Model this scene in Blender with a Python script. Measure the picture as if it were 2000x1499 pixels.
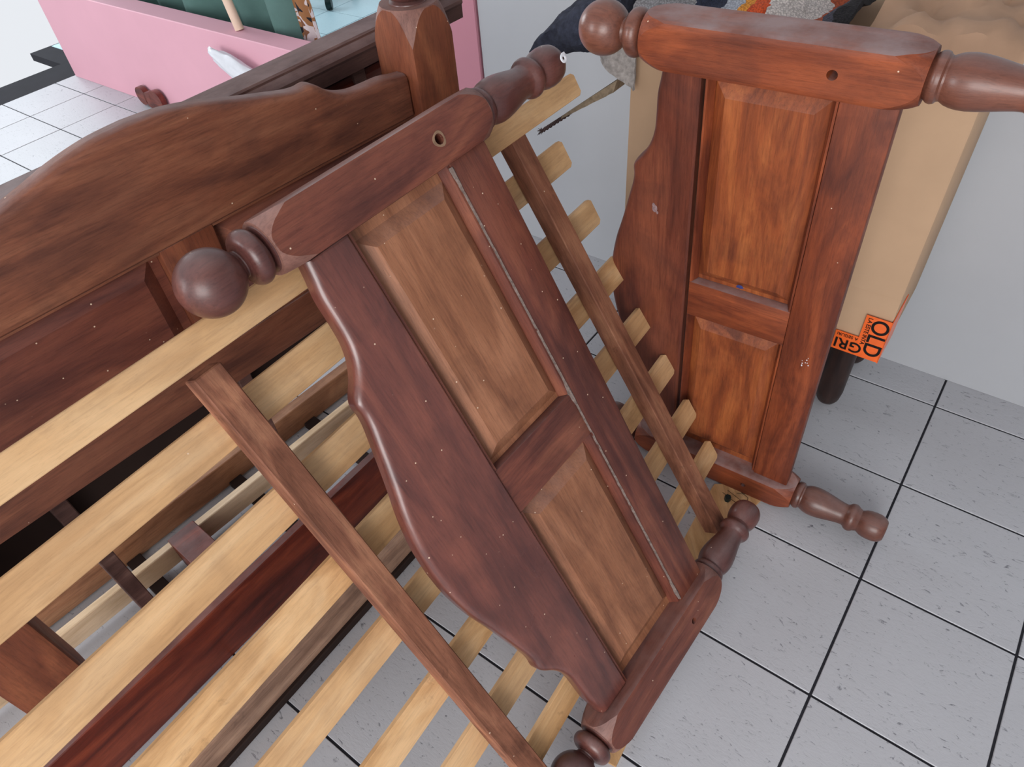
import bpy, bmesh, math, random
from mathutils import Vector, Matrix, noise
random.seed(7)
sc = bpy.context.scene
for o in list(bpy.data.objects): bpy.data.objects.remove(o)

# ---------------------------------------------------------------- camera
cam = bpy.data.objects.new('camera', bpy.data.cameras.new('camera'))
sc.collection.objects.link(cam)
RX, DY, FW = Vector((0.99494, -0.07064, -0.07144)), Vector((-0.10047, -0.70793, -0.69910)), Vector((0, 0.70271, -0.71148))
cam.matrix_world = Matrix(((RX.x, -DY.x, -FW.x, 0), (RX.y, -DY.y, -FW.y, 0), (RX.z, -DY.z, -FW.z, 1.6), (0, 0, 0, 1)))
cam.data.sensor_width = 36
cam.data.lens = 1384.46 / 2000 * 36
cam.data.clip_start = 0.02
sc.camera = cam
# ---------------------------------------------------------------- light
wd = bpy.data.worlds.new('world'); sc.world = wd; wd.use_nodes = True
bg = wd.node_tree.nodes['Background']
bg.inputs[0].default_value = (0.92, 0.95, 1.0, 1)
bg.inputs[1].default_value = 0.85
def area(name, loc, target, sx, sy, power, col):
    l = bpy.data.lights.new(name, 'AREA'); l.shape = 'RECTANGLE'; l.size = sx; l.size_y = sy
    l.energy = power; l.color = col
    o = bpy.data.objects.new(name, l); sc.collection.objects.link(o)
    o.location = loc
    o.rotation_euler = (Vector(target) - Vector(loc)).to_track_quat('-Z', 'Y').to_euler()
    return o
area('window_light', (-0.9, -2.4, 1.75), (0.1, 1.2, 0.6), 2.0, 1.8, 100, (1.0, 0.98, 0.97))
area('left_fill_light', (-4.6, -0.4, 1.9), (-2.2, 2.6, 0.0), 1.6, 1.8, 95, (0.95, 0.97, 1.0))  # added unseen fill lamp, brightens the pink half wall and floor
area('far_room_light', (-4.6, 6.4, 2.2), (-1.4, 5.0, 0.0), 2.2, 1.6, 95, (0.88, 0.95, 1.0))
area('side_light', (2.6, -1.5, 2.0), (0.6, 1.2, 0.4), 1.2, 1.4, 30, (0.97, 0.98, 1.0))  # area lamp aimed in from the right
sc.view_settings.view_transform = 'Standard'
sc.view_settings.look = 'None'
sc.view_settings.exposure = 0.06
sc.view_settings.gamma = 1.0
sc.view_settings.use_curve_mapping = False

# ---------------------------------------------------------------- helpers
def srgb(r, g, b):
    f = lambda c: (c/255/12.92) if c/255 <= 0.04045 else ((c/255+0.055)/1.055)**2.4
    return (f(r), f(g), f(b), 1)
def mesh_obj(name, bm, mat, parent=None, smooth=30):
    me = bpy.data.meshes.new(name)
    bmesh.ops.recalc_face_normals(bm, faces=bm.faces)
    bm.to_mesh(me); bm.free()
    o = bpy.data.objects.new(name, me); sc.collection.objects.link(o)
    if mat: me.materials.append(mat)
    if smooth:
        me.shade_smooth(); me.set_sharp_from_angle(angle=math.radians(smooth))
    if parent: o.parent = parent
    return o
def tag(o, label, cat, group=None, kind=None):
    o['label'] = label; o['category'] = cat
    if group: o['group'] = group
    if kind: o['kind'] = kind
    return o
def thing(name, label, cat, mat=None, group=None):
    o = bpy.data.objects.new(name, None); sc.collection.objects.link(o); o.empty_display_size = 0.05
    if mat is not None: o.matrix_world = mat
    return tag(o, label, cat, group)
def frame(O, X, Y):
    X = Vector(X).normalized(); Y = Vector(Y); Y = (Y - X*X.dot(Y)).normalized(); Z = X.cross(Y)
    return Matrix(((X.x, Y.x, Z.x, O[0]), (X.y, Y.y, Z.y, O[1]), (X.z, Y.z, Z.z, O[2]), (0, 0, 0, 1)))
def box_bm(x0, x1, y0, y1, z0, z1, bev=0.0, seg=1, bm=None):
    new = bm is None
    if new: bm = bmesh.new()
    vs = [bm.verts.new(p) for p in ((x0,y0,z0),(x1,y0,z0),(x1,y1,z0),(x0,y1,z0),(x0,y0,z1),(x1,y0,z1),(x1,y1,z1),(x0,y1,z1))]
    fs = [bm.faces.new([vs[i] for i in f]) for f in ((3,2,1,0),(4,5,6,7),(0,1,5,4),(1,2,6,5),(2,3,7,6),(3,0,4,7))]
    if bev:
        es = {e for f in fs for e in f.edges}
        bmesh.ops.bevel(bm, geom=list(es), offset=bev, segments=seg, affect='EDGES', profile=0.5)
    return bm
def loop_bm(rings, closed=True, caps=True, bm=None):
    if bm is None: bm = bmesh.new()
    R = [[bm.verts.new(p) for p in r] for r in rings]
    n = len(R[0])
    for a, b in zip(R, R[1:]):
        for i in range(n if closed else n-1):
            j = (i+1) % n
            bm.faces.new((a[i], a[j], b[j], b[i]))
    if caps:
        bm.faces.new(R[0][::-1]); bm.faces.new(R[-1])
    return bm
def tube_bm(pts, rad, n=8, bm=None):
    pts = [Vector(p) for p in pts]; rings = []
    up = Vector((0, 0, 1))
    for i, p in enumerate(pts):
        t = (pts[min(i+1, len(pts)-1)] - pts[max(i-1, 0)]).normalized()
        a = t.cross(up)
        if a.length < 0.1: a = t.cross(Vector((1, 0, 0)))
        a.normalize(); b = t.cross(a)
        r = rad[i] if isinstance(rad, (list, tuple)) else rad
        rings.append([p + a*r*math.cos(k*2*math.pi/n) + b*r*math.sin(k*2*math.pi/n) for k in range(n)])
    return loop_bm(rings, bm=bm)
def smoothstep(pts, k=6):
    # Catmull-Rom through 2D points
    out = []
    P = [pts[0]] + list(pts) + [pts[-1]]
    for i in range(1, len(P)-2):
        for s in range(k):
            t = s/k
            q = []
            for c in range(len(pts[0])):
                a, b, cc, d = P[i-1][c], P[i][c], P[i+1][c], P[i+2][c]
                q.append(0.5*(2*b + (cc-a)*t + (2*a-5*b+4*cc-d)*t*t + (3*b-a-3*cc+d)*t**3))
            out.append(tuple(q))
    out.append(tuple(pts[-1]))
    return out

# ---------------------------------------------------------------- materials
class NT:
    def __init__(s, name):
        s.m = bpy.data.materials.new(name); s.m.use_nodes = True
        s.t = s.m.node_tree; s.b = s.t.nodes['Principled BSDF']
    def n(s, ty, **k):
        x = s.t.nodes.new(ty)
        for a, v in k.items():
            if a.startswith('i_'):
                key = a[2:]
                x.inputs[int(key) if key.isdigit() else key.replace('_', ' ')].default_value = v
            else: setattr(x, a, v)
        return x
    def l(s, a, b): s.t.links.new(a, b)
    def ramp(s, fac, stops):
        r = s.n('ShaderNodeValToRGB'); e = r.color_ramp.elements
        e[0].position, e[0].color = stops[0]; e[1].position, e[1].color = stops[-1]
        for p, c in stops[1:-1]:
            q = e.new(p); q.color = c
        s.l(fac, r.inputs[0]); return r.outputs[0]
    def mix(s, fac, a, b, mode='MIX'):
        x = s.n('ShaderNodeMix', data_type='RGBA', blend_type=mode)
        for v, i in ((fac, 0), (a, 6), (b, 7)):
            if hasattr(v, 'is_output'): s.l(v, x.inputs[i])
            else: x.inputs[i].default_value = v
        return x.outputs[2]
def wood(name, dark, mid, light, axis='X', fine=1.0, figure=1.0, rough=0.5, dust=0.0, specks=0.0, stain=0.0, bump=0.25, coat=0.0, spec=0.35, streaky=0.55, blotchy=0.42):
    s = NT(name)
    tc = s.n('ShaderNodeTexCoord'); oi = s.n('ShaderNodeObjectInfo')
    add = s.n('ShaderNodeVectorMath', operation='MULTIPLY_ADD')
    s.l(oi.outputs['Random'], add.inputs[0]); add.inputs[1].default_value = (7.3, 5.1, 3.7); s.l(tc.outputs['Object'], add.inputs[2])
    def mp(sx, sy, sz):
        m = s.n('ShaderNodeMapping'); v = {'X': (sx, sy, sy), 'Y': (sy, sx, sy), 'Z': (sy, sy, sx)}[axis]
        m.inputs['Scale'].default_value = v; s.l(add.outputs[0], m.inputs[0]); return m.outputs[0]
    # broad cathedral figure
    n1 = s.n('ShaderNodeTexNoise', i_Scale=1.0, i_Detail=4.0, i_Roughness=0.55, i_Distortion=1.6*figure); s.l(mp(2.6, 13, 13), n1.inputs['Vector'])
    # fibre streaks
    n2 = s.n('ShaderNodeTexNoise', i_Scale=1.0, i_Detail=6.0, i_Roughness=0.65, i_Distortion=0.6); s.l(mp(16*fine, 250*fine, 250), n2.inputs['Vector'])
    # blotches
    n3 = s.n('ShaderNodeTexNoise', i_Scale=7.0, i_Detail=3.0, i_Roughness=0.6, i_Distortion=0.8); s.l(add.outputs[0], n3.inputs['Vector'])
    base = s.ramp(n1.outputs[0], [(0.33, dark), (0.5, mid), (0.68, light)])
    streak = s.ramp(n2.outputs[0], [(0.30, (0.50, 0.46, 0.46, 1)), (0.5, (1, 1, 1, 1)), (0.72, (1.3, 1.24, 1.18, 1))])
    c = s.mix(streaky, base, streak, 'MULTIPLY')
    n6 = s.n('ShaderNodeTexNoise', i_Scale=1.0, i_Detail=4.0, i_Roughness=0.75, i_Distortion=0.9); s.l(mp(70*fine, 620*fine, 620), n6.inputs['Vector'])
    pores = s.ramp(n6.outputs[0], [(0.36, (0.5, 0.46, 0.45, 1)), (0.47, (1, 1, 1, 1)), (0.62, (1, 1, 1, 1)), (0.74, (1.35, 1.25, 1.15, 1))])
    c = s.mix(streaky*0.6, c, pores, 'MULTIPLY')
    bl = s.ramp(n3.outputs[0], [(0.36, (0.55, 0.52, 0.55, 1)), (0.55, (1.05, 1.03, 1.0, 1))])
    c = s.mix(blotchy, c, bl, 'MULTIPLY')
    if stain:
        n5 = s.n('ShaderNodeTexNoise', i_Scale=11.0, i_Detail=7.0, i_Roughness=0.7, i_Distortion=0.5); s.l(add.outputs[0], n5.inputs['Vector'])
        f = s.ramp(n5.outputs[0], [(0.60, (0, 0, 0, 1)), (0.70, (stain, stain, stain, 1))])
        c = s.mix(f, c, (dark[0]*0.35, dark[1]*0.35, dark[2]*0.4, 1))
    if dust:  # settled dust plus sky sheen, painted as a lighter tone on upward faces
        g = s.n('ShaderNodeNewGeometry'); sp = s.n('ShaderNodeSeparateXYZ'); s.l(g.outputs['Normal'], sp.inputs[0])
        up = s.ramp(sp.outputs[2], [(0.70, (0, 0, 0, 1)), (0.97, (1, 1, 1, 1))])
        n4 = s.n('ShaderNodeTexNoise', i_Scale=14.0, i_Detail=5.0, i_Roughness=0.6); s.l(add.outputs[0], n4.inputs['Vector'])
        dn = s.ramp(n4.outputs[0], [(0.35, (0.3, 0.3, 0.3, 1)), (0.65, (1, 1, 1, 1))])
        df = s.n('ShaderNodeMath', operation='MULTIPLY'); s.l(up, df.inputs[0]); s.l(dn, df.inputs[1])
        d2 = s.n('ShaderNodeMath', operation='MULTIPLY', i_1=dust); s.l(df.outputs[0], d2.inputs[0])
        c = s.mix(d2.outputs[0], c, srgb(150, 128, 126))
    if specks:
        v = s.n('ShaderNodeTexVoronoi', i_Scale=62.0); s.l(add.outputs[0], v.inputs['Vector'])
        wn = s.n('ShaderNodeSeparateColor'); s.l(v.outputs['Color'], wn.inputs[0])
        a = s.ramp(v.outputs['Distance'], [(0.06, (1, 1, 1, 1)), (0.10, (0, 0, 0, 1))])
        b = s.ramp(wn.outputs[0], [(1-specks, (0, 0, 0, 1)), (1-specks+0.01, (1, 1, 1, 1))])
        f = s.n('ShaderNodeMath', operation='MULTIPLY'); s.l(a, f.inputs[0]); s.l(b, f.inputs[1])
        c = s.mix(f.outputs[0], c, srgb(215, 190, 165))
    s.l(c, s.b.inputs['Base Color'])
    rr = s.ramp(n3.outputs[0], [(0.3, (rough+0.12,)*3+(1,)), (0.7, (rough-0.08,)*3+(1,))]); s.l(rr, s.b.inputs['Roughness'])
    s.b.inputs['Specular IOR Level'].default_value = spec
    if coat:
        s.b.inputs['Coat Weight'].default_value = coat; s.b.inputs['Coat Roughness'].default_value = 0.28
    if bump:
        b = s.n('ShaderNodeBump', i_Strength=bump, i_Distance=0.0015); s.l(n2.outputs[0], b.inputs['Height']); s.l(b.outputs[0], s.b.inputs['Normal'])
    return s.m
def plain(name, col, rough=0.6, var=0.15, scale=8.0, bump=0.0, metal=0.0, spec=0.3):
    s = NT(name); tc = s.n('ShaderNodeTexCoord')
    n1 = s.n('ShaderNodeTexNoise', i_Scale=scale, i_Detail=5.0, i_Roughness=0.6); s.l(tc.outputs['Object'], n1.inputs['Vector'])
    lo = tuple(c*(1-var) for c in col[:3])+(1,); hi = tuple(min(1, c*(1+var)) for c in col[:3])+(1,)
    s.l(s.ramp(n1.outputs[0], [(0.3, lo), (0.7, hi)]), s.b.inputs['Base Color'])
    s.b.inputs['Roughness'].default_value = rough; s.b.inputs['Metallic'].default_value = metal
    s.b.inputs['Specular IOR Level'].default_value = spec
    if bump:
        b = s.n('ShaderNodeBump', i_Strength=bump, i_Distance=0.003); s.l(n1.outputs[0], b.inputs['Height']); s.l(b.outputs[0], s.b.inputs['Normal'])
    return s.m
def tile_mat(name, col, dark):
    s = NT(name); tc = s.n('ShaderNodeTexCoord'); oi = s.n('ShaderNodeObjectInfo')
    add = s.n('ShaderNodeVectorMath', operation='MULTIPLY_ADD')
    s.l(oi.outputs['Random'], add.inputs[0]); add.inputs[1].default_value = (9.3, 4.1, 1.7); s.l(tc.outputs['Object'], add.inputs[2])
    mp = s.n('ShaderNodeMapping'); mp.inputs['Scale'].default_value = (38, 95, 40); mp.inputs['Rotation'].default_value = (0, 0, 0.35); s.l(add.outputs[0], mp.inputs[0])
    n0 = s.n('ShaderNodeTexNoise', i_Scale=3.2, i_Detail=3.0); s.l(add.outputs[0], n0.inputs['Vector'])
    n1 = s.n('ShaderNodeTexNoise', i_Scale=1.0, i_Detail=5.0, i_Roughness=0.7, i_Distortion=1.2); s.l(mp.outputs[0], n1.inputs['Vector'])
    c = s.ramp(n0.outputs[0], [(0.3, tuple(v*0.93 for v in col[:3])+(1,)), (0.7, col)])
    f = s.ramp(n1.outputs[0], [(0.32, (1, 1, 1, 1)), (0.40, (0, 0, 0, 1))])
    g = s.n('ShaderNodeMath', operation='MULTIPLY', i_1=0.8); s.l(f, g.inputs[0])
    c = s.mix(g.outputs[0], c, dark)
    s.l(c, s.b.inputs['Base Color']); s.b.inputs['Roughness'].default_value = 0.42
    b = s.n('ShaderNodeBump', i_Strength=0.35, i_Distance=0.002); s.l(n1.outputs[0], b.inputs['Height']); s.l(b.outputs[0], s.b.inputs['Normal'])
    return s.m
MF = dict(dark=srgb(82, 43, 37), mid=srgb(108, 60, 48), light=srgb(132, 79, 60))
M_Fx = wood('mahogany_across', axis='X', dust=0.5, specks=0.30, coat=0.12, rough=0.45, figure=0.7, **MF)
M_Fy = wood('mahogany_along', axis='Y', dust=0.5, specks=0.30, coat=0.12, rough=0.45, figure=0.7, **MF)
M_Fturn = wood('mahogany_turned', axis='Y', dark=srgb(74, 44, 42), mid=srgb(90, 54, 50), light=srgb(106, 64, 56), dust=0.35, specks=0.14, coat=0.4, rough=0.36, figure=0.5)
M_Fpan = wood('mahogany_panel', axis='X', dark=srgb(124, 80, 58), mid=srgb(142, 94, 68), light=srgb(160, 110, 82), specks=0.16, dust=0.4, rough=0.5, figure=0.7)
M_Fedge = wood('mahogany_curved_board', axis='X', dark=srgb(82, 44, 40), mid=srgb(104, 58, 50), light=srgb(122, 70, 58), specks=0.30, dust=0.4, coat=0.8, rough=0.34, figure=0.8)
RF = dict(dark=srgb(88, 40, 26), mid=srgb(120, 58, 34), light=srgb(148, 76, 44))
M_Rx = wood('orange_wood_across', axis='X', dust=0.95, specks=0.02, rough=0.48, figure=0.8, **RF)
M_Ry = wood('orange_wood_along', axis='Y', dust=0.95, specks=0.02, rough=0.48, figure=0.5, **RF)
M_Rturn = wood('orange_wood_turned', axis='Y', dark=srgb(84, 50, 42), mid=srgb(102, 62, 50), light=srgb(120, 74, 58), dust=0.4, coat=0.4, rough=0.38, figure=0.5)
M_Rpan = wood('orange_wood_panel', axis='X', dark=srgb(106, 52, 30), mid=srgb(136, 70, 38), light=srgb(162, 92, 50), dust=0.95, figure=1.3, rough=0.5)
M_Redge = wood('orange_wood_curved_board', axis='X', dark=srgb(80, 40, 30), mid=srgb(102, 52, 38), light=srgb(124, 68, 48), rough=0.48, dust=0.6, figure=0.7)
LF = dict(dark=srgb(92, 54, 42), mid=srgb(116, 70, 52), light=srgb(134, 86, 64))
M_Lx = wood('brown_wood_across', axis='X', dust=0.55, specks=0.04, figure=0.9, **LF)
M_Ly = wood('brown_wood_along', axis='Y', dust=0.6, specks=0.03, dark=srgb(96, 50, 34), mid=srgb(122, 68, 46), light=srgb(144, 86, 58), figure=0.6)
M_Lturn = M_Fturn
M_Fsh = wood('pale_post_shoulder', axis='Y', dark=srgb(104, 70, 62), mid=srgb(126, 88, 78), light=srgb(146, 106, 94), dust=0.4, specks=0.1, rough=0.55, figure=0.5)  # paler wood tone for the rounded post shoulders
M_slat = wood('pale_slat_wood', axis='Y', dark=srgb(184, 144, 102), mid=srgb(200, 160, 116), light=srgb(212, 176, 134), fine=0.7, figure=0.5, rough=0.6, bump=0.15, specks=0.02, spec=0.2, streaky=0.28, blotchy=0.25)
M_slat_knot = wood('worn_slat_wood', axis='Y', dark=srgb(180, 138, 94), mid=srgb(200, 158, 112), light=srgb(214, 176, 132), fine=0.8, figure=1.2, rough=0.65, bump=0.3, stain=0.5, spec=0.2, streaky=0.3, blotchy=0.3)
M_cream = wood('cream_slat_wood', axis='X', dark=srgb(196, 168, 134), mid=srgb(214, 188, 156), light=srgb(226, 204, 174), rough=0.6, streaky=0.25, blotchy=0.2)
M_rail = wood('reddish_rail_wood', axis='X', dark=srgb(104, 66, 50), mid=srgb(134, 88, 68), light=srgb(160, 112, 86), fine=0.9, figure=1.4, rough=0.62, specks=0.07, stain=0.55, bump=0.4, spec=0.2)
M_darkrail = wood('dark_red_board_wood', axis='X', dark=srgb(78, 30, 22), mid=srgb(108, 44, 30), light=srgb(134, 62, 40), rough=0.42, dust=0.35, coat=0.2)
M_brownrail = wood('brown_board_wood', axis='X', dark=srgb(124, 84, 60), mid=srgb(152, 108, 80), light=srgb(172, 130, 100), rough=0.6, figure=0.6)
M_palerail = wood('greyish_beam_wood', axis='X', dark=srgb(138, 108, 90), mid=srgb(164, 132, 112), light=srgb(184, 152, 130), rough=0.65, figure=0.6, stain=0.4)
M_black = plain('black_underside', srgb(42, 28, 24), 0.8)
M_hole = plain('bolt_hole_dark', srgb(24, 16, 12), 0.9)
M_cork = plain('worn_hole_rim', srgb(126, 100, 80), 0.85, 0.35, 60, 0.4)
M_dust = plain('caked_dust', srgb(116, 102, 96), 0.95, 0.45, 120, 0.8)
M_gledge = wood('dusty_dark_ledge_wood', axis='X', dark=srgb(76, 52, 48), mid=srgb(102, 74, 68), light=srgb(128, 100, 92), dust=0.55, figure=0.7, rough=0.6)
M_pink = plain('pink_paint', srgb(222, 168, 182), 0.6, 0.03, 3)
M_wall = plain('grey_paint', srgb(176, 178, 182), 0.6, 0.03, 2)
M_card = plain('cardboard', srgb(190, 158, 128), 0.8, 0.05, 5, 0.1)
M_cardin = plain('cardboard_torn_edge', srgb(176, 148, 112), 0.9, 0.25, 90, 0.5)
M_tile = tile_mat('grey_tile', srgb(181, 182, 187), srgb(84, 84, 92))
M_tileb = tile_mat('daylit_blue_tile', srgb(178, 212, 222), srgb(140, 170, 182))  # blue daylight painted into the far room's tile colour
M_grout = plain('dark_grout', srgb(36, 36, 42), 0.9)
M_green = plain('green_cloth', srgb(92, 124, 118), 0.85, 0.12, 6, 0.2)
M_pole = plain('pale_wood_pole', srgb(226, 198, 176), 0.6, 0.05)
M_legdark = wood('near_black_leg_wood', axis='Z', dark=srgb(34, 22, 20), mid=srgb(46, 30, 26), light=srgb(58, 38, 32), rough=0.4)
M_metal = plain('dark_metal', srgb(34, 48, 48), 0.4, 0.1, 8, 0, 0.3)
M_white = plain('white_plastic', srgb(220, 222, 228), 0.45, 0.06, 14, 0.2)
M_print = plain('black_tape_print', srgb(20, 16, 16), 0.5)
M_tape = plain('orange_tape', srgb(244, 108, 46), 0.3, 0.12, 30, 0.15, 0, 0.6)
M_blue = plain('blue_paint_mark', srgb(52, 62, 120), 0.7)
M_strap = plain('frayed_strap', srgb(132, 116, 96), 0.95, 0.35, 70, 0.8)
M_fray = plain('dark_frayed_threads', srgb(70, 54, 52), 0.95, 0.3, 70)

# ---------------------------------------------------------------- the setting
S = 0.333128
Nv = Vector((0.64625, 0.76313, 0)); Mv = Vector((0.76313, -0.64625, 0))
FR = frame((0, 0, 0), Mv, Nv)          # local x = m, y = n, z = up
FR = Matrix(((Mv.x, Nv.x, 0, 0), (Mv.y, Nv.y, 0, 0), (0, 0, 1, 0), (0, 0, 0, 1)))
def tag_struct(o): o['kind'] = 'structure'; return o
def tiled_floor(name, m0, m1, n0, n1, mat, offm, offn, x0, x1, y0, y1):
    fl = mesh_obj(name, box_bm(x0, x1, y0, y1, -0.05, -0.003), M_grout, smooth=0); fl.matrix_world = FR; tag_struct(fl)
    g = 0.0028
    tm = None
    for i in range(m0, m1):
        for j in range(n0, n1):
            if tm is None:
                o = mesh_obj('tile', box_bm(g, S-g, g, S-g, -0.02, 0.0, 0.0012), mat, fl, smooth=0); tm = o.data
            else:
                o = bpy.data.objects.new('tile', tm); sc.collection.objects.link(o); o.parent = fl
            o.location = ((i+offm)*S, (j+offn)*S, random.uniform(-0.0004, 0))
    return fl
OFFN = 0.3715; OFFM = 0.236
tiled_floor('floor', -15, 5, -2, 6, M_tile, OFFM, OFFN, -5.2, 1.8, -0.7, 1.98)
tiled_floor('floor_far_room', -17, -4, 6, 15, M_tileb, OFFM, OFFN, -5.6, -1.0, 1.98, 5.4)
def wallbox(name, x0, x1, y0, y1, z0, z1, mat):
    o = mesh_obj(name, box_bm(x0, x1, y0, y1, z0, z1, 0.004), mat, smooth=0); o.matrix_world = FR; return tag_struct(o)
wallbox('wall_back', -1.612, 1.9, 1.915, 2.03, -0.003, 2.55, M_wall)
wallbox('wall_pillar', -1.80, -1.612, 1.905, 2.03, -0.003, 2.55, plain('shaded_pink_paint', srgb(186, 126, 140), 0.6, 0.03, 3))  # pillar's shade painted in: darker copy of the half wall pink
wallbox('wall_half', -4.9, -1.80, 1.915, 2.035, -0.003, 0.512, M_pink)
wallbox('wall_right', 1.8, 1.9, -0.7, 1.915, -0.003, 2.55, M_wall)
wallbox('ceiling', -5.2, 1.9, -2.2, 3.2, 2.55, 2.65, plain('white_ceiling_paint', srgb(225, 225, 225), 0.8, 0.02))
# ---------------------------------------------------------------- bed end boards
W = 1.159; HB = 0.0425
def sq(th, h, p=9.0):
    c, s = abs(math.cos(th)), abs(math.sin(th))
    return h / ((c**p + s**p) ** (1/p))
NT_ = 64
def post_ring(x, y, R, square=True):
    out = []
    for i in range(NT_):
        th = 2*math.pi*i/NT_ + math.pi/NT_*0
        r = min(sq(th, HB), R) if square else R
        out.append((x + r*math.cos(th), y, r*math.sin(th)))
    return out
def lathe(x, prof):
    return loop_bm([post_ring(x, y, max(r, 0.0006), False) for y, r in prof])
def arc_ball(c, r, a0, a1, n):
    return [(c - r*math.cos(math.radians(a0+(a1-a0)*i/n)), r*math.sin(math.radians(a0+(a1-a0)*i/n))) for i in range(n+1)]
def block(x, y0, y1, hb=HB, dz=0.0):
    # square post whose faces end in arcs where they meet a rounded shoulder
    pw = 16.0; ST = 1.9
    rings = []; crease = []
    ths = [2*math.pi*i/NT_ for i in range(NT_)]
    rs = [sq(t, hb, pw) for t in ths]
    dd = [max(0.0012, hb - math.sqrt(max(0.0, 2*hb*hb - r*r))) for r in rs]
    def pt(t, r, y): return (x + r*math.cos(t), y, dz + r*math.sin(t))
    K = 8
    def end(ye, sgn):
        out = [[pt(t, hb*0.72, ye) for t in ths]]
        for k in range(K+1):
            row = []
            for t, r, d in zip(ths, rs, dd):
                dk = d*k/K
                R = math.sqrt(max(0, hb*hb*0.985 + 2*hb*dk - dk*dk)) if k < K else r
                row.append(pt(t, min(R, r), ye + sgn*dk*ST))
            out.append(row)
        return out
    a = end(y0, 1); b = end(y1, -1)
    mid = [[pt(t, r, y) for t, r in zip(ths, rs)] for y in (y0+hb*1.6, y1-hb*1.6)]
    bm = loop_bm(a + mid + b[::-1])
    bm.verts.ensure_lookup_table()
    for base in (K+1, K+4):
        ids = [base*NT_+i for i in range(NT_)]
        for i in range(NT_):
            e = bm.edges.get((bm.verts[ids[i]], bm.verts[ids[(i+1) % NT_]]))
            if e and abs(rs[i]-hb) < hb*0.22: e.smooth = False
    bm.faces.ensure_lookup_table()
    nf = len(bm.faces)-2
    for fi, f in enumerate(bm.faces[:nf]):
        band = fi//NT_
        if band <= K or band >= (K+1)+2+1: f.material_index = 1
    return bm
def drill(o, holes):
    # holes: (x, y, z0, z1, r) cut along local z
    for (x, y, z0, z1, r) in holes:
        bm = bmesh.new(); bmesh.ops.create_cone(bm, cap_ends=True, segments=24, radius1=r, radius2=r, depth=z1-z0, matrix=Matrix.Translation((x, y, (z0+z1)/2)))
        me = bpy.data.meshes.new('c'); bm.to_mesh(me); bm.free()
        c = bpy.data.objects.new('c', me); sc.collection.objects.link(c)
        md = o.modifiers.new('b', 'BOOLEAN'); md.object = c; md.operation = 'DIFFERENCE'; md.solver = 'EXACT'
        dg = bpy.context.evaluated_depsgraph_get(); dg.update()
        nm = bpy.data.meshes.new_from_object(o.evaluated_get(dg)); o.modifiers.clear()
        old = o.data; o.data = nm; bpy.data.meshes.remove(old); bpy.data.objects.remove(c); bpy.data.meshes.remove(me)
        nm.shade_smooth(); nm.set_sharp_from_angle(angle=math.radians(30))
CURVE_H = [(0.045, 0.122), (0.07, 0.118), (0.10, 0.1125), (0.14, 0.1110), (0.175, 0.1085), (0.205, 0.100), (0.228, 0.087), (0.245, 0.073), (0.258, 0.0655), (0.268, 0.0640), (0.282, 0.0650), (0.305, 0.0620),
           (0.345, 0.0520), (0.385, 0.0420), (0.42, 0.0325), (0.454, 0.0225), (0.49, 0.0145), (0.53, 0.0085), (0.5795, 0.0060)]
def board_outline(ystep):
    h = smoothstep(CURVE_H, 4)
    full = h + [(W-x, y) for x, y in reversed(h[:-1])]
    return full
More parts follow.
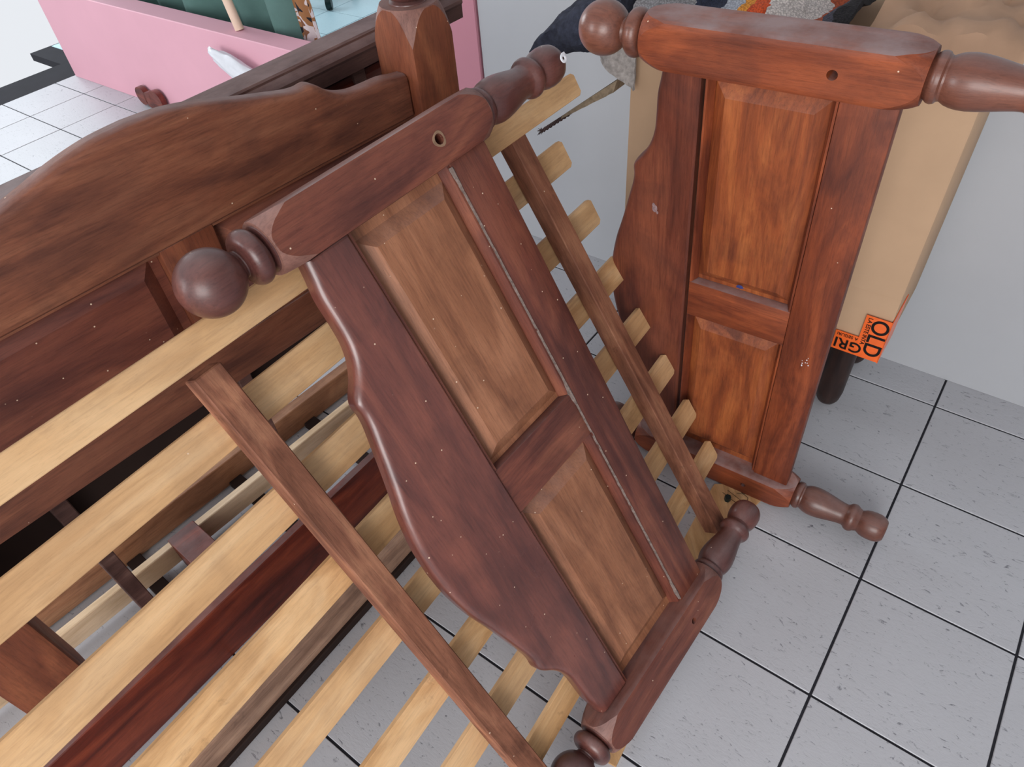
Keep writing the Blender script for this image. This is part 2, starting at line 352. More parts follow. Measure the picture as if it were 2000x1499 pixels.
def end_board(root, mats, foot_len=None, gap=0.0, hole_rim=True, top=0.0, hb=HB, pdx=0.0, pdz=0.0):
    mx, my, mt, mp, me_, shoulder = mats
    for k, x in enumerate((0.0, W)):
        y1 = 0.545 if foot_len is None else foot_len-0.24
        post = mesh_obj('post', block(x + (pdx if k == 0 else -pdx), 0.088 - top, y1, hb, pdz), my)
        post.data.materials.append(shoulder)
        if top == 0: drill(post, [(x, 0.418, 0.012, 0.08, 0.0075 if k else 0.0085)])
        post.parent = root
        if hole_rim and k == 0:
            bm = bmesh.new(); R = []
            for i in range(20):
                a = i*math.tau/20
                R.append([(x+rr*math.cos(a), 0.418+rr*math.sin(a), z) for rr, z in ((0.0085, HB-0.004), (0.0088, HB+0.0008), (0.0125+0.001*math.sin(3*a), HB+0.0008), (0.0135+0.001*math.sin(3*a), HB-0.001))])
            R.append(R[0]); loop_bm(R, closed=False, caps=False, bm=bm)
            bmesh.ops.remove_doubles(bm, verts=bm.verts, dist=1e-5)
            q = mesh_obj('hole_rim', bm, M_cork, post); q['label'] = 'pale worn rim of the bolt hole'
        def up(pr): return [(a-top, b) for a, b in pr]
        xo = x + (pdx if k == 0 else -pdx)
        def lt(pr):
            bm = lathe(xo, pr)
            for v in bm.verts: v.co.z += pdz
            return bm
        fin = mesh_obj('ball_finial', lt(up(arc_ball(0, 0.0475, 0, 152, 30) + [(0.0465, 0.020), (0.050, 0.0215)])), mt, root)
        ring = mesh_obj('finial_ring', lt(up([(0.048, 0.020), (0.051, 0.028)] + [(0.0665 - 0.0155*math.cos(math.radians(a)), 0.0270 + 0.0150*math.sin(math.radians(a))) for a in range(0, 181, 12)] + [(0.083, 0.029), (0.086, 0.036), (0.090, 0.037)])), mt, root)
        z = y1-0.545
        ft = [(0.544, 0.030), (0.548, 0.0335), (0.552, 0.0365), (0.557, 0.0375), (0.562, 0.036), (0.565, 0.0325), (0.568, 0.0318), (0.571, 0.0335), (0.576, 0.036), (0.584, 0.0382), (0.594, 0.0395), (0.606, 0.0392), (0.620, 0.0375), (0.636, 0.0345), (0.652, 0.0312), (0.666, 0.0288), (0.676, 0.0282),
              (0.680, 0.0300), (0.684, 0.0345), (0.690, 0.0368), (0.696, 0.0370), (0.701, 0.0350), (0.705, 0.0315), (0.709, 0.0300), (0.712, 0.0285), (0.716, 0.0300), (0.722, 0.0335), (0.732, 0.0362), (0.744, 0.0372), (0.756, 0.0365), (0.766, 0.0335), (0.773, 0.0285), (0.776, 0.0240), (0.777, 0.010)]
        mesh_obj('turned_foot', lt([(a+z, b) for a, b in ft]), mt, root)
    # scalloped board
    top = board_outline(0)
    bm = bmesh.new()
    low = 0.205 - gap
    pts = [(x, y) for x, y in top] + [(W-0.041, low), (0.041, low)]
    zf, zb, br = 0.0185, -0.016, 0.015
    # offset rings along the scallop only
    n = len(top)
    def nrm(i):
        a = Vector(top[max(i-1, 0)]); b = Vector(top[min(i+1, n-1)]); t = (b-a).normalized(); return Vector((-t.y, t.x))
    secs = []
    for i in range(n):
        p = Vector(top[i]); nn = nrm(i)
        if nn.y < 0: nn = -nn
        row = [(p.x, low, zb), (p.x + nn.x*0.004, p.y + nn.y*0.004, zb), (p.x, p.y, zb+0.004)]
        for a in range(0, 91, 15):
            q = p + nn*(br*(1-math.cos(math.radians(a))))
            row.append((q.x, q.y, zf-br + br*math.sin(math.radians(a))))
        row.append((p.x, low-0.004, zf)); row.append((p.x, low, zf-0.004))
        secs.append(row)
    loop_bm(secs, closed=True, caps=True, bm=bm)
    bmesh.ops.triangulate(bm, faces=[f for f in bm.faces if len(f.verts) > 4])
    sb = mesh_obj('scalloped_board', bm, me_, root, smooth=40)
    # outer rail with tapered ends, cross rail, panels
    mesh_obj('rail', box_bm(0.038, W-0.038, 0.432, 0.522, -0.015, 0.0175, 0.003, 2), mx, root)
    mesh_obj('cross_rail', box_bm(0.522, 0.622, 0.2055, 0.4315, -0.012, 0.0145, 0.002, 2), my, root)
    def panel(x0, x1, y0, y1, wx0, wx1, wy):
        def rc(ix0, ix1, iy, z): return [(x0+ix0, y0+iy, z), (x1-ix1, y0+iy, z), (x1-ix1, y1-iy, z), (x0+ix0, y1-iy, z)]
        b_ = 0.024
        rings = [rc(0, 0, 0, -0.012), rc(0, 0, 0, -0.0075), rc(wx0-b_, wx1-b_, wy-b_, -0.0075), rc(wx0-0.0015, wx1-0.0015, wy-0.0015, 0.0068), rc(wx0, wx1, wy, 0.0075)]
        return mesh_obj('raised_panel', loop_bm(rings), mp, root, smooth=12)
    panel(0.036, 0.5215, 0.2055, 0.4315, 0.052, 0.034, 0.036)
    panel(0.6225, W-0.036, 0.2055, 0.4315, 0.040, 0.050, 0.036)
    # mitred moulding strips framing the panels
    for (a, b) in ((0.041, 0.5215), (0.6225, W-0.041)):
        for y, s in ((0.2060, 1), (0.4310, -1)):
            bm = bmesh.new()
            loop_bm([[(xx, y, -0.009), (xx, y, 0.0135), (xx, y+s*0.004, 0.0135), (xx, y+s*0.012, -0.005), (xx, y+s*0.012, -0.009)] for xx in (a, b)], bm=bm)
            mesh_obj('panel_moulding', bm, mx, root, smooth=20)
    return sb
def scaled(M, k, k2=None): return M @ Matrix.Diagonal((k, k2 or k, k, 1))

MFr = frame((-0.377, 0.768, 1.063), (0.370, -0.308, -0.876), (0.678, 0.734, 0.028))
foot = thing('bed_footboard', 'dark reddish wooden bed end lying aslant on the slats in front', 'bed end', scaled(MFr, 0.974), 'matching wooden bed ends')
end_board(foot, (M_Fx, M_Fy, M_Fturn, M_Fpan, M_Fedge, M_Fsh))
# caked dust along the joint between rail and panels
bm = bmesh.new(); xs = [0.05+0.0055*i for i in range(194)]
rings = []
for x in xs:
    wv = 0.0006 + 0.0022*abs(noise.noise(Vector((x*40, 0, 0)))) + 0.004*max(0, 1-abs(x-0.055)*25) + 0.005*max(0, 1-abs(x-0.522)*30) + 0.004*max(0, 1-abs(x-1.09)*25)
    j = 0.0012*noise.noise(Vector((x*60, 3, 0)))
    rings.append([(x, 0.4325-wv+j, 0.0140), (x, 0.4325+j, 0.0188+wv*0.1), (x, 0.4325+wv*0.5+j, 0.0182), (x, 0.4325+wv*0.6+j, 0.0172), (x, 0.4322-wv+j, 0.0125)])
loop_bm(rings, bm=bm)
q = mesh_obj('dust_line', bm, M_dust, foot, smooth=60); q['label'] = 'grey dust caked along the rail joint'

MRr = frame((0.222, 1.295, 1.144), (0.059, 0.057, -0.997), (0.782, -0.624, 0.011))
rb = thing('bed_headboard', 'orange-brown wooden bed end standing on its side against the cardboard box at right', 'bed end', MRr @ Matrix.Diagonal((0.951, 0.958, 0.955, 1)), 'matching wooden bed ends')
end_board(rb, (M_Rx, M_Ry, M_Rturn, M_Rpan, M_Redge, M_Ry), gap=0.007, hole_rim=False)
bm = bmesh.new(); bmesh.ops.create_icosphere(bm, subdivisions=2, radius=0.006)
for v in bm.verts: v.co = Vector((v.co.x*0.8, v.co.y*1.3, v.co.z*0.12)) * (1+0.5*noise.noise(v.co*300)) + Vector((0.500, 0.3175, 0.0083))
q = mesh_obj('paint_spot', bm, M_blue, rb); q['label'] = 'small blue paint spot'

bm = bmesh.new()
for (cx, cy, cr) in ((0.349, 0.119, 0.0075), (0.341, 0.116, 0.004), (0.358, 0.125, 0.003)):
    bmesh.ops.create_icosphere(bm, subdivisions=2, radius=cr, matrix=Matrix.Translation((cx, cy, 0.0188)) @ Matrix.Diagonal((1.3, 0.8, 0.06, 1)))
q = mesh_obj('grey_smudge', bm, plain('grey_smudge_paint', srgb(136, 112, 112), 0.9, 0.3, 200), rb); q['label'] = 'small grey smudge on the scalloped board'
bm = bmesh.new()
for i in range(9):
    bmesh.ops.create_icosphere(bm, subdivisions=1, radius=random.uniform(0.0008, 0.0018), matrix=Matrix.Translation((0.64+random.uniform(-0.012, 0.022), 0.488+random.uniform(-0.01, 0.008), 0.0178)))
q = mesh_obj('white_flecks', bm, M_white, rb); q['kind'] = 'stuff'
OL = (-0.123, 1.440, 1.180)
MLr = frame(OL, (-0.700, -0.714, 0), (0, 0, -1))
lb = thing('bed_headboard', 'brown wooden bed end standing upright at upper left, its square post topped by a ball', 'bed end', scaled(MLr, 0.99), 'matching wooden bed ends')
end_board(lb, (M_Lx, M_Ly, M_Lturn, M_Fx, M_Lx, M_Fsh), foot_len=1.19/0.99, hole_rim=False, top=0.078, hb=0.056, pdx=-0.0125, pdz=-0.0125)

# ---------------------------------------------------------------- slatted bed base
MS = frame((-0.4211, 0.7231, 0.9891), (0.40158, -0.31667, -0.85933), (0.62716, 0.77887, 0.00607))
sl = thing('slatted_bed_base', 'large slatted bed base with pale slats on reddish rails, leaning under the dark bed end', 'bed base', MS)
for y, x0, x1 in ((0.0, 0.033, 1.09), (0.742, 0.033, 1.10), (-0.70, 0.033, 1.09)):
    mesh_obj('side_rail', box_bm(x0, x1, y-0.0225, y+0.0225, -0.040, 0.0, 0.002, 1), M_rail, sl, smooth=20)
def slat_bm(w, y0, y1, z0, z1, taper=True):
    bm = bmesh.new(); out = [(-w/2, y0), (w/2, y0), (w/2, y1-0.008), (w/2-0.006, y1), (-w/2+0.006, y1), (-w/2, y1-0.008)]
    a = [bm.verts.new((x, y, z0)) for x, y in out]; b = [bm.verts.new((x, y, z1)) for x, y in out]
    bm.faces.new(a[::-1]); bm.faces.new(b)
    for i in range(6): j = (i+1) % 6; bm.faces.new((a[i], a[j], b[j], b[i]))
    bmesh.ops.bevel(bm, geom=[e for e in bm.edges if abs(e.verts[0].co.z-e.verts[1].co.z) < 1e-6], offset=0.0012, segments=1, affect='EDGES')
    return bm
o = mesh_obj('top_slat', slat_bm(0.047, -0.86, 0.972, -0.012, 0.002), M_slat, sl, smooth=20); o.location = (-0.003, 0, 0); o.rotation_euler = (0, 0, -0.025)
smesh = None
for k in range(2, 9):
    if smesh is None:
        o = mesh_obj('slat', slat_bm(0.0600, -0.85, 0.893, -0.0525, -0.0405), M_slat, sl, smooth=20); smesh = o.data
        sm2 = smesh.copy(); sm2.materials.clear(); sm2.materials.append(M_slat_knot)
    else:
        o = bpy.data.objects.new('slat', smesh if k % 2 else sm2); sc.collection.objects.link(o); o.parent = sl
    a_ = {2: -0.011, 3: -0.005, 4: 0.001, 5: 0.006, 6: 0.018, 7: 0.022, 8: 0.027}[k]
    o.location = (0.13+0.14*(k-2)+0.893*a_, random.uniform(-0.003, 0.003), 0); o.rotation_euler = (0, 0, a_)

# loose plank on the floor under the front bed end
A, B_, C_, D_ = Vector((0.516, 1.115, 0)), Vector((0.635, 1.060, 0)), Vector((0.132, 0.448, 0)), Vector((0.055, 0.500, 0))
pl = thing('loose_plank', 'short pale plank with pencil marks and a bolt, flat on the tiles', 'plank')
bm = bmesh.new()
out = [A, A+Vector((0.092, -0.010, 0)), B_, Vector((0.560, 1.005, 0)), Vector((0.370, 0.780, 0)), C_, D_, A+Vector((-0.03, -0.035, 0))]
a = [bm.verts.new((p.x, p.y, 0.0006)) for p in out]; b = [bm.verts.new((p.x, p.y, 0.0085)) for p in out]
bm.faces.new(a); bm.faces.new(b[::-1])
for i in range(8): j = (i+1) % 8; bm.faces.new((a[i], a[j], b[j], b[i]))
mesh_obj('board', bm, M_slat_knot, pl, smooth=0)
bm = bmesh.new(); tube_bm([(0.535, 1.060, 0.008), (0.535, 1.060, 0.024)], 0.0085, 6, bm); bl = mesh_obj('bolt', bm, M_metal, pl); bl['label'] = 'dark metal bolt'
bm = bmesh.new()
for (p, q) in (((0.530, 1.085), (0.560, 1.040)), ((0.545, 1.090), (0.575, 1.046)), ((0.575, 1.085), (0.590, 1.060)), ((0.590, 1.060), (0.582, 1.045)), ((0.565, 1.078), (0.600, 1.070))):
    tube_bm([(p[0], p[1], 0.0087), (q[0], q[1], 0.0087)], 0.0007, 4, bm)
q = mesh_obj('pencil_marks', bm, M_hole, pl); q['label'] = 'thin dark pencil lines'

# ---------------------------------------------------------------- boards and second base on the floor behind
def board_on(name, label, p, q, z0, z1, thick, mat, cat='board', ext=(0, 0), group=None, parent=None, back=True):
    p, q = Vector((p[0], p[1], 0)), Vector((q[0], q[1], 0)); w = (q-p).normalized()
    p = p - w*ext[0]; q = q + w*ext[1]; L = (q-p).length
    M = Matrix(((w.x, -w.y, 0, p.x), (w.y, w.x, 0, p.y), (0, 0, 1, 0), (0, 0, 0, 1)))
    o = mesh_obj(name, box_bm(0, L, 0, thick, z0, z1, 0.002), mat, parent, smooth=20)
    o.matrix_world = M
    if label: tag(o, label, cat, group)
    return o
board_on('bed_side_rail', 'dark red board standing on edge on the tiles, behind the pale slats at lower left', (-0.785, 0.699), (-0.527, 1.003), 0.0005, 0.183, 0.022, M_darkrail, 'bed rail', ext=(0.75, 0.42))
T4A, T4B = (-0.689, 0.525), (-0.348, 0.933)
board_on('support_beam', 'greyish brown beam lying parallel to the slats, just in front of the dark red board', T4A, T4B, 0.0262, 0.105, 0.030, M_palerail, 'beam', ext=(0.65, 0.13))
board_on('beam_shadow_strip', 'black strip standing in for the shadow under the greyish beam', (T4A[0]+0.006, T4A[1]-0.006), (T4B[0]+0.006, T4B[1]-0.006), 0.0005, 0.0255, 0.040, M_black, 'shadow strip', ext=(0.65, 0.14))  # dark strip modelled in place of the shadow gap below the beam
# second base lying flat
MB2 = Matrix(((0.685, -0.728, 0, -1.058), (0.728, 0.685, 0, 1.043), (0, 0, 1, 0), (0, 0, 0, 1)))
b2 = thing('slatted_bed_base', 'second slatted base lying on the tiles behind the dark red board, seen between the slats', 'bed base', MB2)
def bx2(name, x0, x1, y0, y1, z0, z1, mat, lab=None):
    o = mesh_obj(name, box_bm(x0, x1, y0, y1, z0, z1, 0.002), mat, b2, smooth=20)
    if lab: o['label'] = lab
    return o
bx2('slat', -0.9, 0.98, 0.0, 0.035, 0.005, 0.092, M_brownrail, 'brown slat set on edge')
bx2('slat', -0.9, 0.98, -0.118, -0.096, 0.020, 0.086, M_cream, 'pale thin slat set on edge')
for x in (0.022, 0.345, 0.62): bx2('cross_bar', x-0.02, x+0.02, -0.30, -0.001, 0.0005, 0.0195, M_black)
o = mesh_obj('cross_block', box_bm(0.100, 0.175, -0.30, -0.115, 0.0005, 0.115, 0.002), M_darkrail, b2, smooth=20); o['label'] = 'dark red block across the slats'

# ---------------------------------------------------------------- moulded rail behind the upright bed end
G = Vector((0.656, 0.755, 0)); GH = Vector((0.755, -0.656, 0)); GQ = Vector((-0.281, 1.539, 0))
MG = Matrix(((G.x, GH.x, 0, GQ.x), (G.y, GH.y, 0, GQ.y), (0, 0, 1, 0), (0, 0, 0, 1)))
gl = thing('moulded_bed_frame', 'dusty dark wooden frame with a moulded top ledge behind the upright bed end', 'bed frame', MG)
bm = bmesh.new()
prof = [(-0.010, 1.101), (0.050, 1.101), (0.054, 1.098), (0.054, 1.094), (0.060, 1.092), (0.072, 1.084), (0.074, 1.078), (0.070, 1.072), (0.070, 1.046), (-0.010, 1.046)]
loop_bm([[(x, y, z) for y, z in prof] for x in (-1.35, 0.305)] + [[(0.325, y*0.75, 1.046+(z-1.046)*0.9) for y, z in prof]], bm=bm)
mesh_obj('ledge', bm, M_gledge, gl, smooth=20)
for x in (-0.92, -0.50, 0.0): mesh_obj('upright', box_bm(x-0.016, x+0.016, 0.0, 0.04, 0.0005, 1.046, 0.002), M_gledge, gl, smooth=20)
mesh_obj('lower_bar', tube_bm([(-1.3, 0.02, 1.006), (0.08, 0.02, 1.006)], 0.014, 12), M_darkrail, gl)
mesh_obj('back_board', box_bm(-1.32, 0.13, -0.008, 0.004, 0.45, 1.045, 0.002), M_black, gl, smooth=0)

# ---------------------------------------------------------------- cardboard box on a dark stool behind the right bed end
def FRm(x, y, z): return FR @ Vector((x, y, z))
bxm = thing('cardboard_box', 'large tan cardboard box with orange tape behind the right bed end', 'box', FR @ Matrix.Translation((0, 1.52, 0)))
x0, x1, z0, z1 = -0.822, -0.092, 0.315, 1.02
bm = box_bm(x0, x1, 0, 0.34, z0, z1, 0.004, 2); mesh_obj('body', bm, M_card, bxm, smooth=30)
q = mesh_obj('flap', box_bm(-0.50, x1-0.002, -0.003, -0.0005, 0.508, z1-0.01), M_card, bxm, smooth=0); q['label'] = 'outer layer of board ending in a horizontal seam'
# crumpled kraft paper on top
def sheet(name, nx, ny, fn, mat, parent=None, thick=0.0):
    bm = bmesh.new(); g = [[bm.verts.new(fn(i/(nx-1), j/(ny-1))) for j in range(ny)] for i in range(nx)]
    for i in range(nx-1):
        for j in range(ny-1): bm.faces.new((g[i][j], g[i+1][j], g[i+1][j+1], g[i][j+1]))
    if thick:
        bmesh.ops.recalc_face_normals(bm, faces=bm.faces)
        bmesh.ops.solidify(bm, geom=bm.faces[:], thickness=thick)
    return mesh_obj(name, bm, mat, parent, smooth=45)
def crumple(p, a, f, seed=0): return a*(noise.noise(Vector((p[0]*f, p[1]*f, seed))) + 0.5*abs(noise.noise(Vector((p[0]*f*2.3, p[1]*f*2.3, seed+5)))))
def kraft(u, v):
    x = -0.325+0.27*u; y = 1.475+0.33*v
    z = 1.065 + 0.02*abs(math.sin(u*6+v*2)) + crumple((u, v), 0.035, 3, 2) - (0.04 if v < 0.02 else 0)
    return FRm(x, y, z)
o = sheet('packing_paper', 26, 16, kraft, plain('kraft_paper', srgb(176, 142, 116), 0.75, 0.1, 6, 0.15), thick=0.001); tag(o, 'crumpled brown packing paper on top of the cardboard box', 'paper')
# text tape
FT = FR @ Matrix.Translation((0, 1.52, 0))
tp = thing('packing_tape', 'orange warning tape with black lettering along the bottom corner of the box', 'tape', FT)
mesh_obj('tape_strip', box_bm(-0.205, -0.090, -0.0062, -0.0042, 0.314, 0.372), M_tape, tp, smooth=0)
mesh_obj('tape_strip', box_bm(-0.150, -0.090, -0.0078, -0.0064, 0.318, 0.445), M_tape, tp, smooth=0)
mesh_obj('tape_strip', box_bm(-0.0915, -0.0895, -0.0078, 0.12, 0.314, 0.445), M_tape, tp, smooth=0)
def text(body, size, loc, rot, parent, mat):
    cu = bpy.data.curves.new('lettering', 'FONT'); cu.body = body; cu.size = size; cu.extrude = 0.0003; cu.offset = size*0.012
    to = bpy.data.objects.new('lettering', cu); sc.collection.objects.link(to)
    dg = bpy.context.evaluated_depsgraph_get(); me = bpy.data.meshes.new_from_object(to.evaluated_get(dg)); bpy.data.objects.remove(to)
    o = bpy.data.objects.new('lettering', me); sc.collection.objects.link(o); me.materials.clear(); me.materials.append(mat)
    o.parent = parent; o.matrix_basis = Matrix.Translation(loc) @ rot; return o
R90 = Matrix.Rotation(math.radians(90), 4, 'X')
DN = R90 @ Matrix.Rotation(math.radians(-90), 4, 'Z')   # reads downwards
UPS = R90 @ Matrix.Rotation(math.radians(180), 4, 'Z')  # upside down
text('OLD', 0.056, (-0.131, -0.0084, 0.442), DN, tp, M_print)
text('LA ESTE INTA', 0.014, (-0.143, -0.0084, 0.440), DN, tp, M_print)
text('GRIL', 0.043, (-0.1340, -0.0084, 0.352), UPS, tp, M_print)
text('A SEGURI', 0.012, (-0.150, -0.0068, 0.368), UPS, tp, M_print)
# stool that carries the box
st = thing('stool', 'near black wooden stool with tapered round legs under the cardboard box', 'stool', FR)
def leg(x, y):
    return mesh_obj('leg', tube_bm([(x, y, 0.001), (x, y, 0.008), (x, y, 0.02), (x, y, 0.05), (x, y, 0.29)], [0.016, 0.026, 0.032, 0.036, 0.038], 20), M_legdark, st)
for x, y in ((-0.188, 1.65), (-0.70, 1.66), (-0.180, 1.86), (-0.70, 1.86)): leg(x, y)
mesh_obj('seat', box_bm(-0.76, -0.12, 1.60, 1.90, 0.285, 0.314, 0.006, 2), M_legdark, st)

# ---------------------------------------------------------------- patchwork blanket over the box
def blanket_mat():
    s = NT('patchwork_knit'); tc = s.n('ShaderNodeTexCoord'); mp = s.n('ShaderNodeMapping'); mp.inputs['Scale'].default_value = (1, 0.7, 0.3); mp.inputs['Rotation'].default_value = (0, 0, 0.5)
    s.l(tc.outputs['Object'], mp.inputs[0])
    nz = s.n('ShaderNodeTexNoise', i_Scale=11.0, i_Detail=3.0); s.l(tc.outputs['Object'], nz.inputs['Vector'])
    sx = s.n('ShaderNodeSeparateXYZ'); s.l(tc.outputs['Object'], sx.inputs[0])
    a1 = s.n('ShaderNodeMath', operation='MULTIPLY_ADD', i_1=0.10); s.l(nz.outputs[0], a1.inputs[0]); s.l(sx.outputs[0], a1.inputs[2])
    a2 = s.n('ShaderNodeMath', operation='MULTIPLY_ADD', i_1=0.55); s.l(sx.outputs[2], a2.inputs[0]); s.l(a1.outputs[0], a2.inputs[2])
    a3 = s.n('ShaderNodeMath', operation='MULTIPLY_ADD', i_1=2.0, i_2=0.35); s.l(a2.outputs[0], a3.inputs[0])
    r = s.n('ShaderNodeValToRGB'); r.color_ramp.interpolation = 'CONSTANT'; e = r.color_ramp.elements
    P = lambda x: max(0, min(1, (x + 0.05 + 0.594)*2 + 0.35))
    cols = [(0, srgb(150, 148, 150)), (P(-0.69), srgb(38, 44, 66)), (P(-0.625), srgb(176, 180, 190)), (P(-0.572), srgb(226, 148, 52)), (P(-0.55), srgb(216, 84, 36)), (P(-0.515), srgb(224, 214, 208)), (P(-0.442), srgb(176, 82, 48)), (P(-0.415), srgb(70, 68, 80)), (P(-0.385), srgb(28, 24, 28))]
    e[0].position, e[0].color = cols[0]; e[1].position, e[1].color = cols[1]
    for p, c in cols[2:]: q = e.new(p); q.color = c
    s.l(a3.outputs[0], r.inputs[0])
    w = s.n('ShaderNodeTexVoronoi', i_Scale=230.0); s.l(tc.outputs['Object'], w.inputs['Vector'])
    kn = s.ramp(w.outputs['Distance'], [(0.2, (1, 1, 1, 1)), (0.7, (0.45, 0.45, 0.45, 1))])
    s.l(s.mix(0.8, r.outputs[0], kn, 'MULTIPLY'), s.b.inputs['Base Color']); s.b.inputs['Roughness'].default_value = 0.95
    b = s.n('ShaderNodeBump', i_Strength=0.8, i_Distance=0.003); s.l(w.outputs['Distance'], b.inputs['Height']); s.l(b.outputs[0], s.b.inputs['Normal'])
    return s.m
M_blk = blanket_mat()
M_navy = plain('dark_felt', srgb(50, 53, 66), 0.95, 0.45, 60, 0.9)
M_greyfelt = plain('grey_felt', srgb(150, 144, 140), 0.95, 0.3, 90, 0.8)
bk = thing('patchwork_blanket', 'shaggy patchwork knitted blanket in navy, white and orange draped over the box', 'blanket', FR)
def bl1(u, v):
    x = -0.80+0.445*u; y = 1.462+0.36*v
    return (x, y, 1.075 + crumple((u, v), 0.03, 5, 1) + 0.015*math.sin(u*14) - (0.04*(1-v/0.1) if v < 0.1 else 0))
sheet('knitted_panel', 40, 24, bl1, M_blk, bk, thick=0.012)
TOPZ = [(-0.828, 1.090, 0.955), (-0.85, 1.082, 0.948), (-0.91, 1.062, 0.935), (-0.96, 1.040, 0.922), (-1.01, 1.008, 0.912), (-1.05, 0.968, 0.915), (-1.075, 0.935, 0.920)]
bm = bmesh.new(); rings = []
cs = smoothstep(TOPZ, 5)
for i, (x, zt, zb) in enumerate(cs):
    row = []
    for k in range(36):
        a = k/36*math.tau; c, sn = math.cos(a), math.sin(a)
        yy = 1.60 + 0.14*math.copysign(abs(c)**0.5, c); zz = (zt+zb)/2 + (zt-zb)/2*math.copysign(abs(sn)**0.7, sn)
        p = Vector((x, yy, zz)); q = 0.010*noise.noise(p*22) + 0.006*noise.noise(p*70)
        row.append((x + 0.008*noise.noise(p*30), yy + q, zz + q*1.2))
    rings.append(row)
loop_bm(rings, bm=bm)
q = mesh_obj('felt_underlay', bm, M_navy, bk, smooth=60); q['label'] = 'dark navy felt end hanging off the left side of the box'
def bl3(u, v):
    x = -0.875+0.085*u; z = 1.00 - 0.125*v*(0.55+0.45*u)
    return (x, 1.475 - 0.01*math.sin(u*5) + 0.006*noise.noise(Vector((u*6, v*6, 0))), z)
q = sheet('grey_corner', 10, 12, bl3, M_greyfelt, bk, thick=0.006); q['label'] = 'grey felt corner hanging below'
bm = bmesh.new()
for i in range(34):
    a = random.uniform(0, 1); px = -1.09 + random.uniform(-0.02, 0.03); py = 1.48+0.2*a
    tube_bm([(px, py, 0.87), (px-random.uniform(0.005, 0.02), py+random.uniform(-0.01, 0.01), 0.87+random.uniform(-0.01, 0.03)), (px-random.uniform(0.0, 0.03), py, 0.87+random.uniform(-0.02, 0.045))], [0.0015, 0.001, 0.0004], 4, bm)
q = mesh_obj('loose_threads', bm, M_navy, bk); q['kind'] = 'stuff'
bm = bmesh.new(); tube_bm([(-1.085, 1.47, 0.872), (-1.10, 1.468, 0.885), (-1.095, 1.467, 0.875), (-1.105, 1.466, 0.868)], [0.005, 0.005, 0.004, 0.002], 6, bm)
q = mesh_obj('red_yarn', bm, plain('red_yarn', srgb(190, 60, 44), 0.9), bk); q['label'] = 'red yarn end'

# torn cardboard strip with frayed end
sp_ = thing('torn_cardboard_strip', 'torn strip of corrugated cardboard with frayed dark end sticking out left of the box', 'cardboard', FR)
P0, P1, P2 = Vector((-0.835, 1.50, 0.880)), Vector((-0.990, 1.50, 0.770)), Vector((-1.070, 1.50, 0.705))
bm = bmesh.new(); rings = []
for i in range(15):
    t = i/14; p = P0.lerp(P1, t); w_ = 0.012*(1-t)+0.004; j = 0.0015*noise.noise(Vector((t*9, 0, 0)))
    rings.append([p+Vector((0.3*w_, -0.03, w_)), p+Vector((-0.3*w_, -0.03, -w_+j)), p+Vector((-0.3*w_, 0.03*(1-t), -w_+j)), p+Vector((0.3*w_, 0.03*(1-t), w_))])
loop_bm(rings, bm=bm); q = mesh_obj('flap', bm, M_strap, sp_, smooth=30)
bm = bmesh.new()
for k in range(3):
    a = k*2.1; pts = []
    for i in range(17):
        t = i/16; p = (P1+Vector((0.02, -0.02, 0.012))).lerp(P2+Vector((0.015, -0.02, 0.012)), t)
        pts.append(p + Vector((0.003*math.cos(a+t*16), 0.002*math.sin(a+t*16), 0.003*math.sin(a+t*16))))
    tube_bm(pts, 0.0030, 6, bm)
for i in range(14):
    p = P2+Vector((0.015, -0.02, 0.012)); dx = random.uniform(-0.022, -0.008); dz = random.uniform(-0.02, 0.004)
    tube_bm([p, p+Vector((dx*0.5, random.uniform(-.003, .003), dz*0.5)), p+Vector((dx, random.uniform(-.004, .004), dz+random.uniform(-.004, .004)))], [0.0014, 0.0011, 0.0007], 4, bm)
q = mesh_obj('frayed_end', bm, M_fray, sp_); q['label'] = 'dark twisted frayed end'

# white ring tag on the foot knob of the front bed end
tg = thing('plastic_ring_tag', 'small white plastic ring tag on the upper foot knob of the front bed end', 'tag', MFr @ Matrix.Translation((-0.002*0, 0.738, 0.0385)))
bm = bmesh.new(); R = []
for i in range(21):
    a = i*math.tau/20; R.append([((0.0055+0.0028*math.cos(b))*math.cos(a), (0.0055+0.0028*math.cos(b))*math.sin(a), 0.0016*math.sin(b)) for b in [j*math.tau/8 for j in range(8)]])
loop_bm(R, caps=False, bm=bm); bmesh.ops.remove_doubles(bm, verts=bm.verts, dist=1e-6)
mesh_obj('ring', bm, M_white, tg)
mesh_obj('tab', box_bm(-0.009, -0.004, -0.001, 0.008, -0.001, 0.001, 0.0005), M_white, tg)

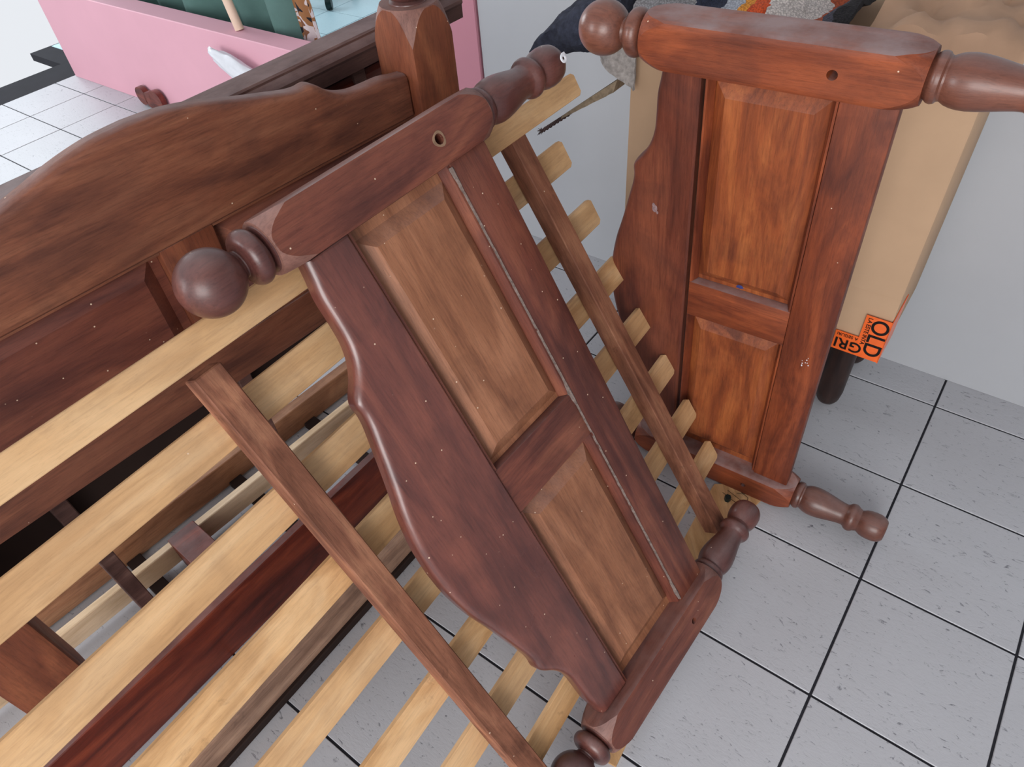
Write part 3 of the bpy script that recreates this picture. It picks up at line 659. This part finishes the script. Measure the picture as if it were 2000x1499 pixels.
# ---------------------------------------------------------------- things by the pink half wall
def gcloth(u, v):
    x = -5.0 + 2.13*u; y = 2.165 + 0.05*math.sin(u*38) + 0.04*math.sin(u*17+v*3) + 0.10*v*0
    return FRm(x, y + 0.25*(1-v)*0.2, 0.06 + 0.95*v)
o = sheet('green_cloth', 110, 14, gcloth, M_green, thick=0.004); tag(o, 'dull green cloth hanging in folds just beyond the pink half wall', 'cloth')
o = mesh_obj('wooden_pole', tube_bm([(-3.095, 1.985, 0.513), (-3.14, 1.99, 0.70), (-3.20, 2.0, 1.0)], [0.021, 0.021, 0.021], 14), M_pole); o.matrix_world = FR
tag(o, 'pale round wooden pole standing on top of the pink half wall', 'pole')
def fur_mat():
    s = NT('brown_white_black_print'); tc = s.n('ShaderNodeTexCoord')
    n = s.n('ShaderNodeTexNoise', i_Scale=9.0, i_Detail=2.0, i_Distortion=0.8); s.l(tc.outputs['Object'], n.inputs['Vector'])
    r = s.n('ShaderNodeValToRGB'); r.color_ramp.interpolation = 'CONSTANT'; e = r.color_ramp.elements
    cols = [(0, srgb(28, 26, 34)), (0.44, srgb(150, 104, 66)), (0.52, srgb(206, 196, 196)), (0.62, srgb(120, 78, 54))]
    e[0].position, e[0].color = cols[0]; e[1].position, e[1].color = cols[1]
    for p, c in cols[2:]: q = e.new(p); q.color = c
    s.l(n.outputs[0], r.inputs[0]); s.l(r.outputs[0], s.b.inputs['Base Color']); s.b.inputs['Roughness'].default_value = 0.9
    return s.m
o = sheet('printed_cloth', 14, 14, lambda u, v: FRm(-2.86+0.14*u-0.05*v, 2.15+0.015*math.sin(u*11)+0.01*v, 0.40+0.5*v), fur_mat(), thick=0.012)
tag(o, 'cloth with blotchy brown, white and black print beside the green cloth', 'cloth')
ch = thing('swivel_chair_base', 'dark metal chair base with castor on the blue floor beyond the half wall', 'chair base', Matrix.Translation((-1.03, 5.42, 0)))
cx_, cy_ = -0.07, 0.21
for a in range(5):
    t = a*math.tau/5 + math.atan2(-0.23, 0.10); ex, ey = 0.25*math.cos(t), 0.25*math.sin(t)
    mesh_obj('leg', tube_bm([(cx_, cy_, 0.15), (cx_+ex*0.5, cy_+ey*0.5, 0.13), (cx_+ex, cy_+ey, 0.085)], [0.026, 0.022, 0.016], 8), M_metal, ch)
    mesh_obj('castor', tube_bm([(cx_+ex-0.02, cy_+ey, 0.041), (cx_+ex+0.02, cy_+ey, 0.041)], 0.04, 16), M_metal, ch)
mesh_obj('column', tube_bm([(cx_, cy_, 0.1), (cx_, cy_, 0.55)], 0.03, 12), M_metal, ch)
# white plastic bag in front of the half wall
bm = bmesh.new(); bmesh.ops.create_icosphere(bm, subdivisions=4, radius=1.0)
for v in bm.verts:
    p = v.co.copy(); a = 1+0.32*noise.noise(p*1.6)+0.14*abs(noise.noise(p*4.5))
    v.co = Vector((p.x*0.19*a, p.y*0.035*a, p.z*0.052*a))
    v.co.z -= 0.30*(v.co.x)
bg_ = mesh_obj('plastic_bag', bm, M_white, smooth=50); bg_.matrix_world = FR @ Matrix.Translation((-2.97, 1.850, 0.385)); tag(bg_, 'crumpled white plastic bag against the pink half wall', 'bag')
# dark carved bracket at the foot of the half wall
bm = bmesh.new()
for (x, z, r) in ((0, 0, 0.05), (0.07, -0.01, 0.045), (0.14, 0.0, 0.055)):
    bmesh.ops.create_cone(bm, cap_ends=True, segments=20, radius1=r, radius2=r, depth=0.03, matrix=Matrix.Translation((x, 0, z)) @ Matrix.Rotation(math.pi/2, 4, 'X'))
o = mesh_obj('carved_bracket', bm, M_darkrail); o.matrix_world = FR @ Matrix.Translation((-4.07, 1.885, 0.056)); tag(o, 'small dark red scalloped wooden bracket at the foot of the pink half wall', 'bracket')
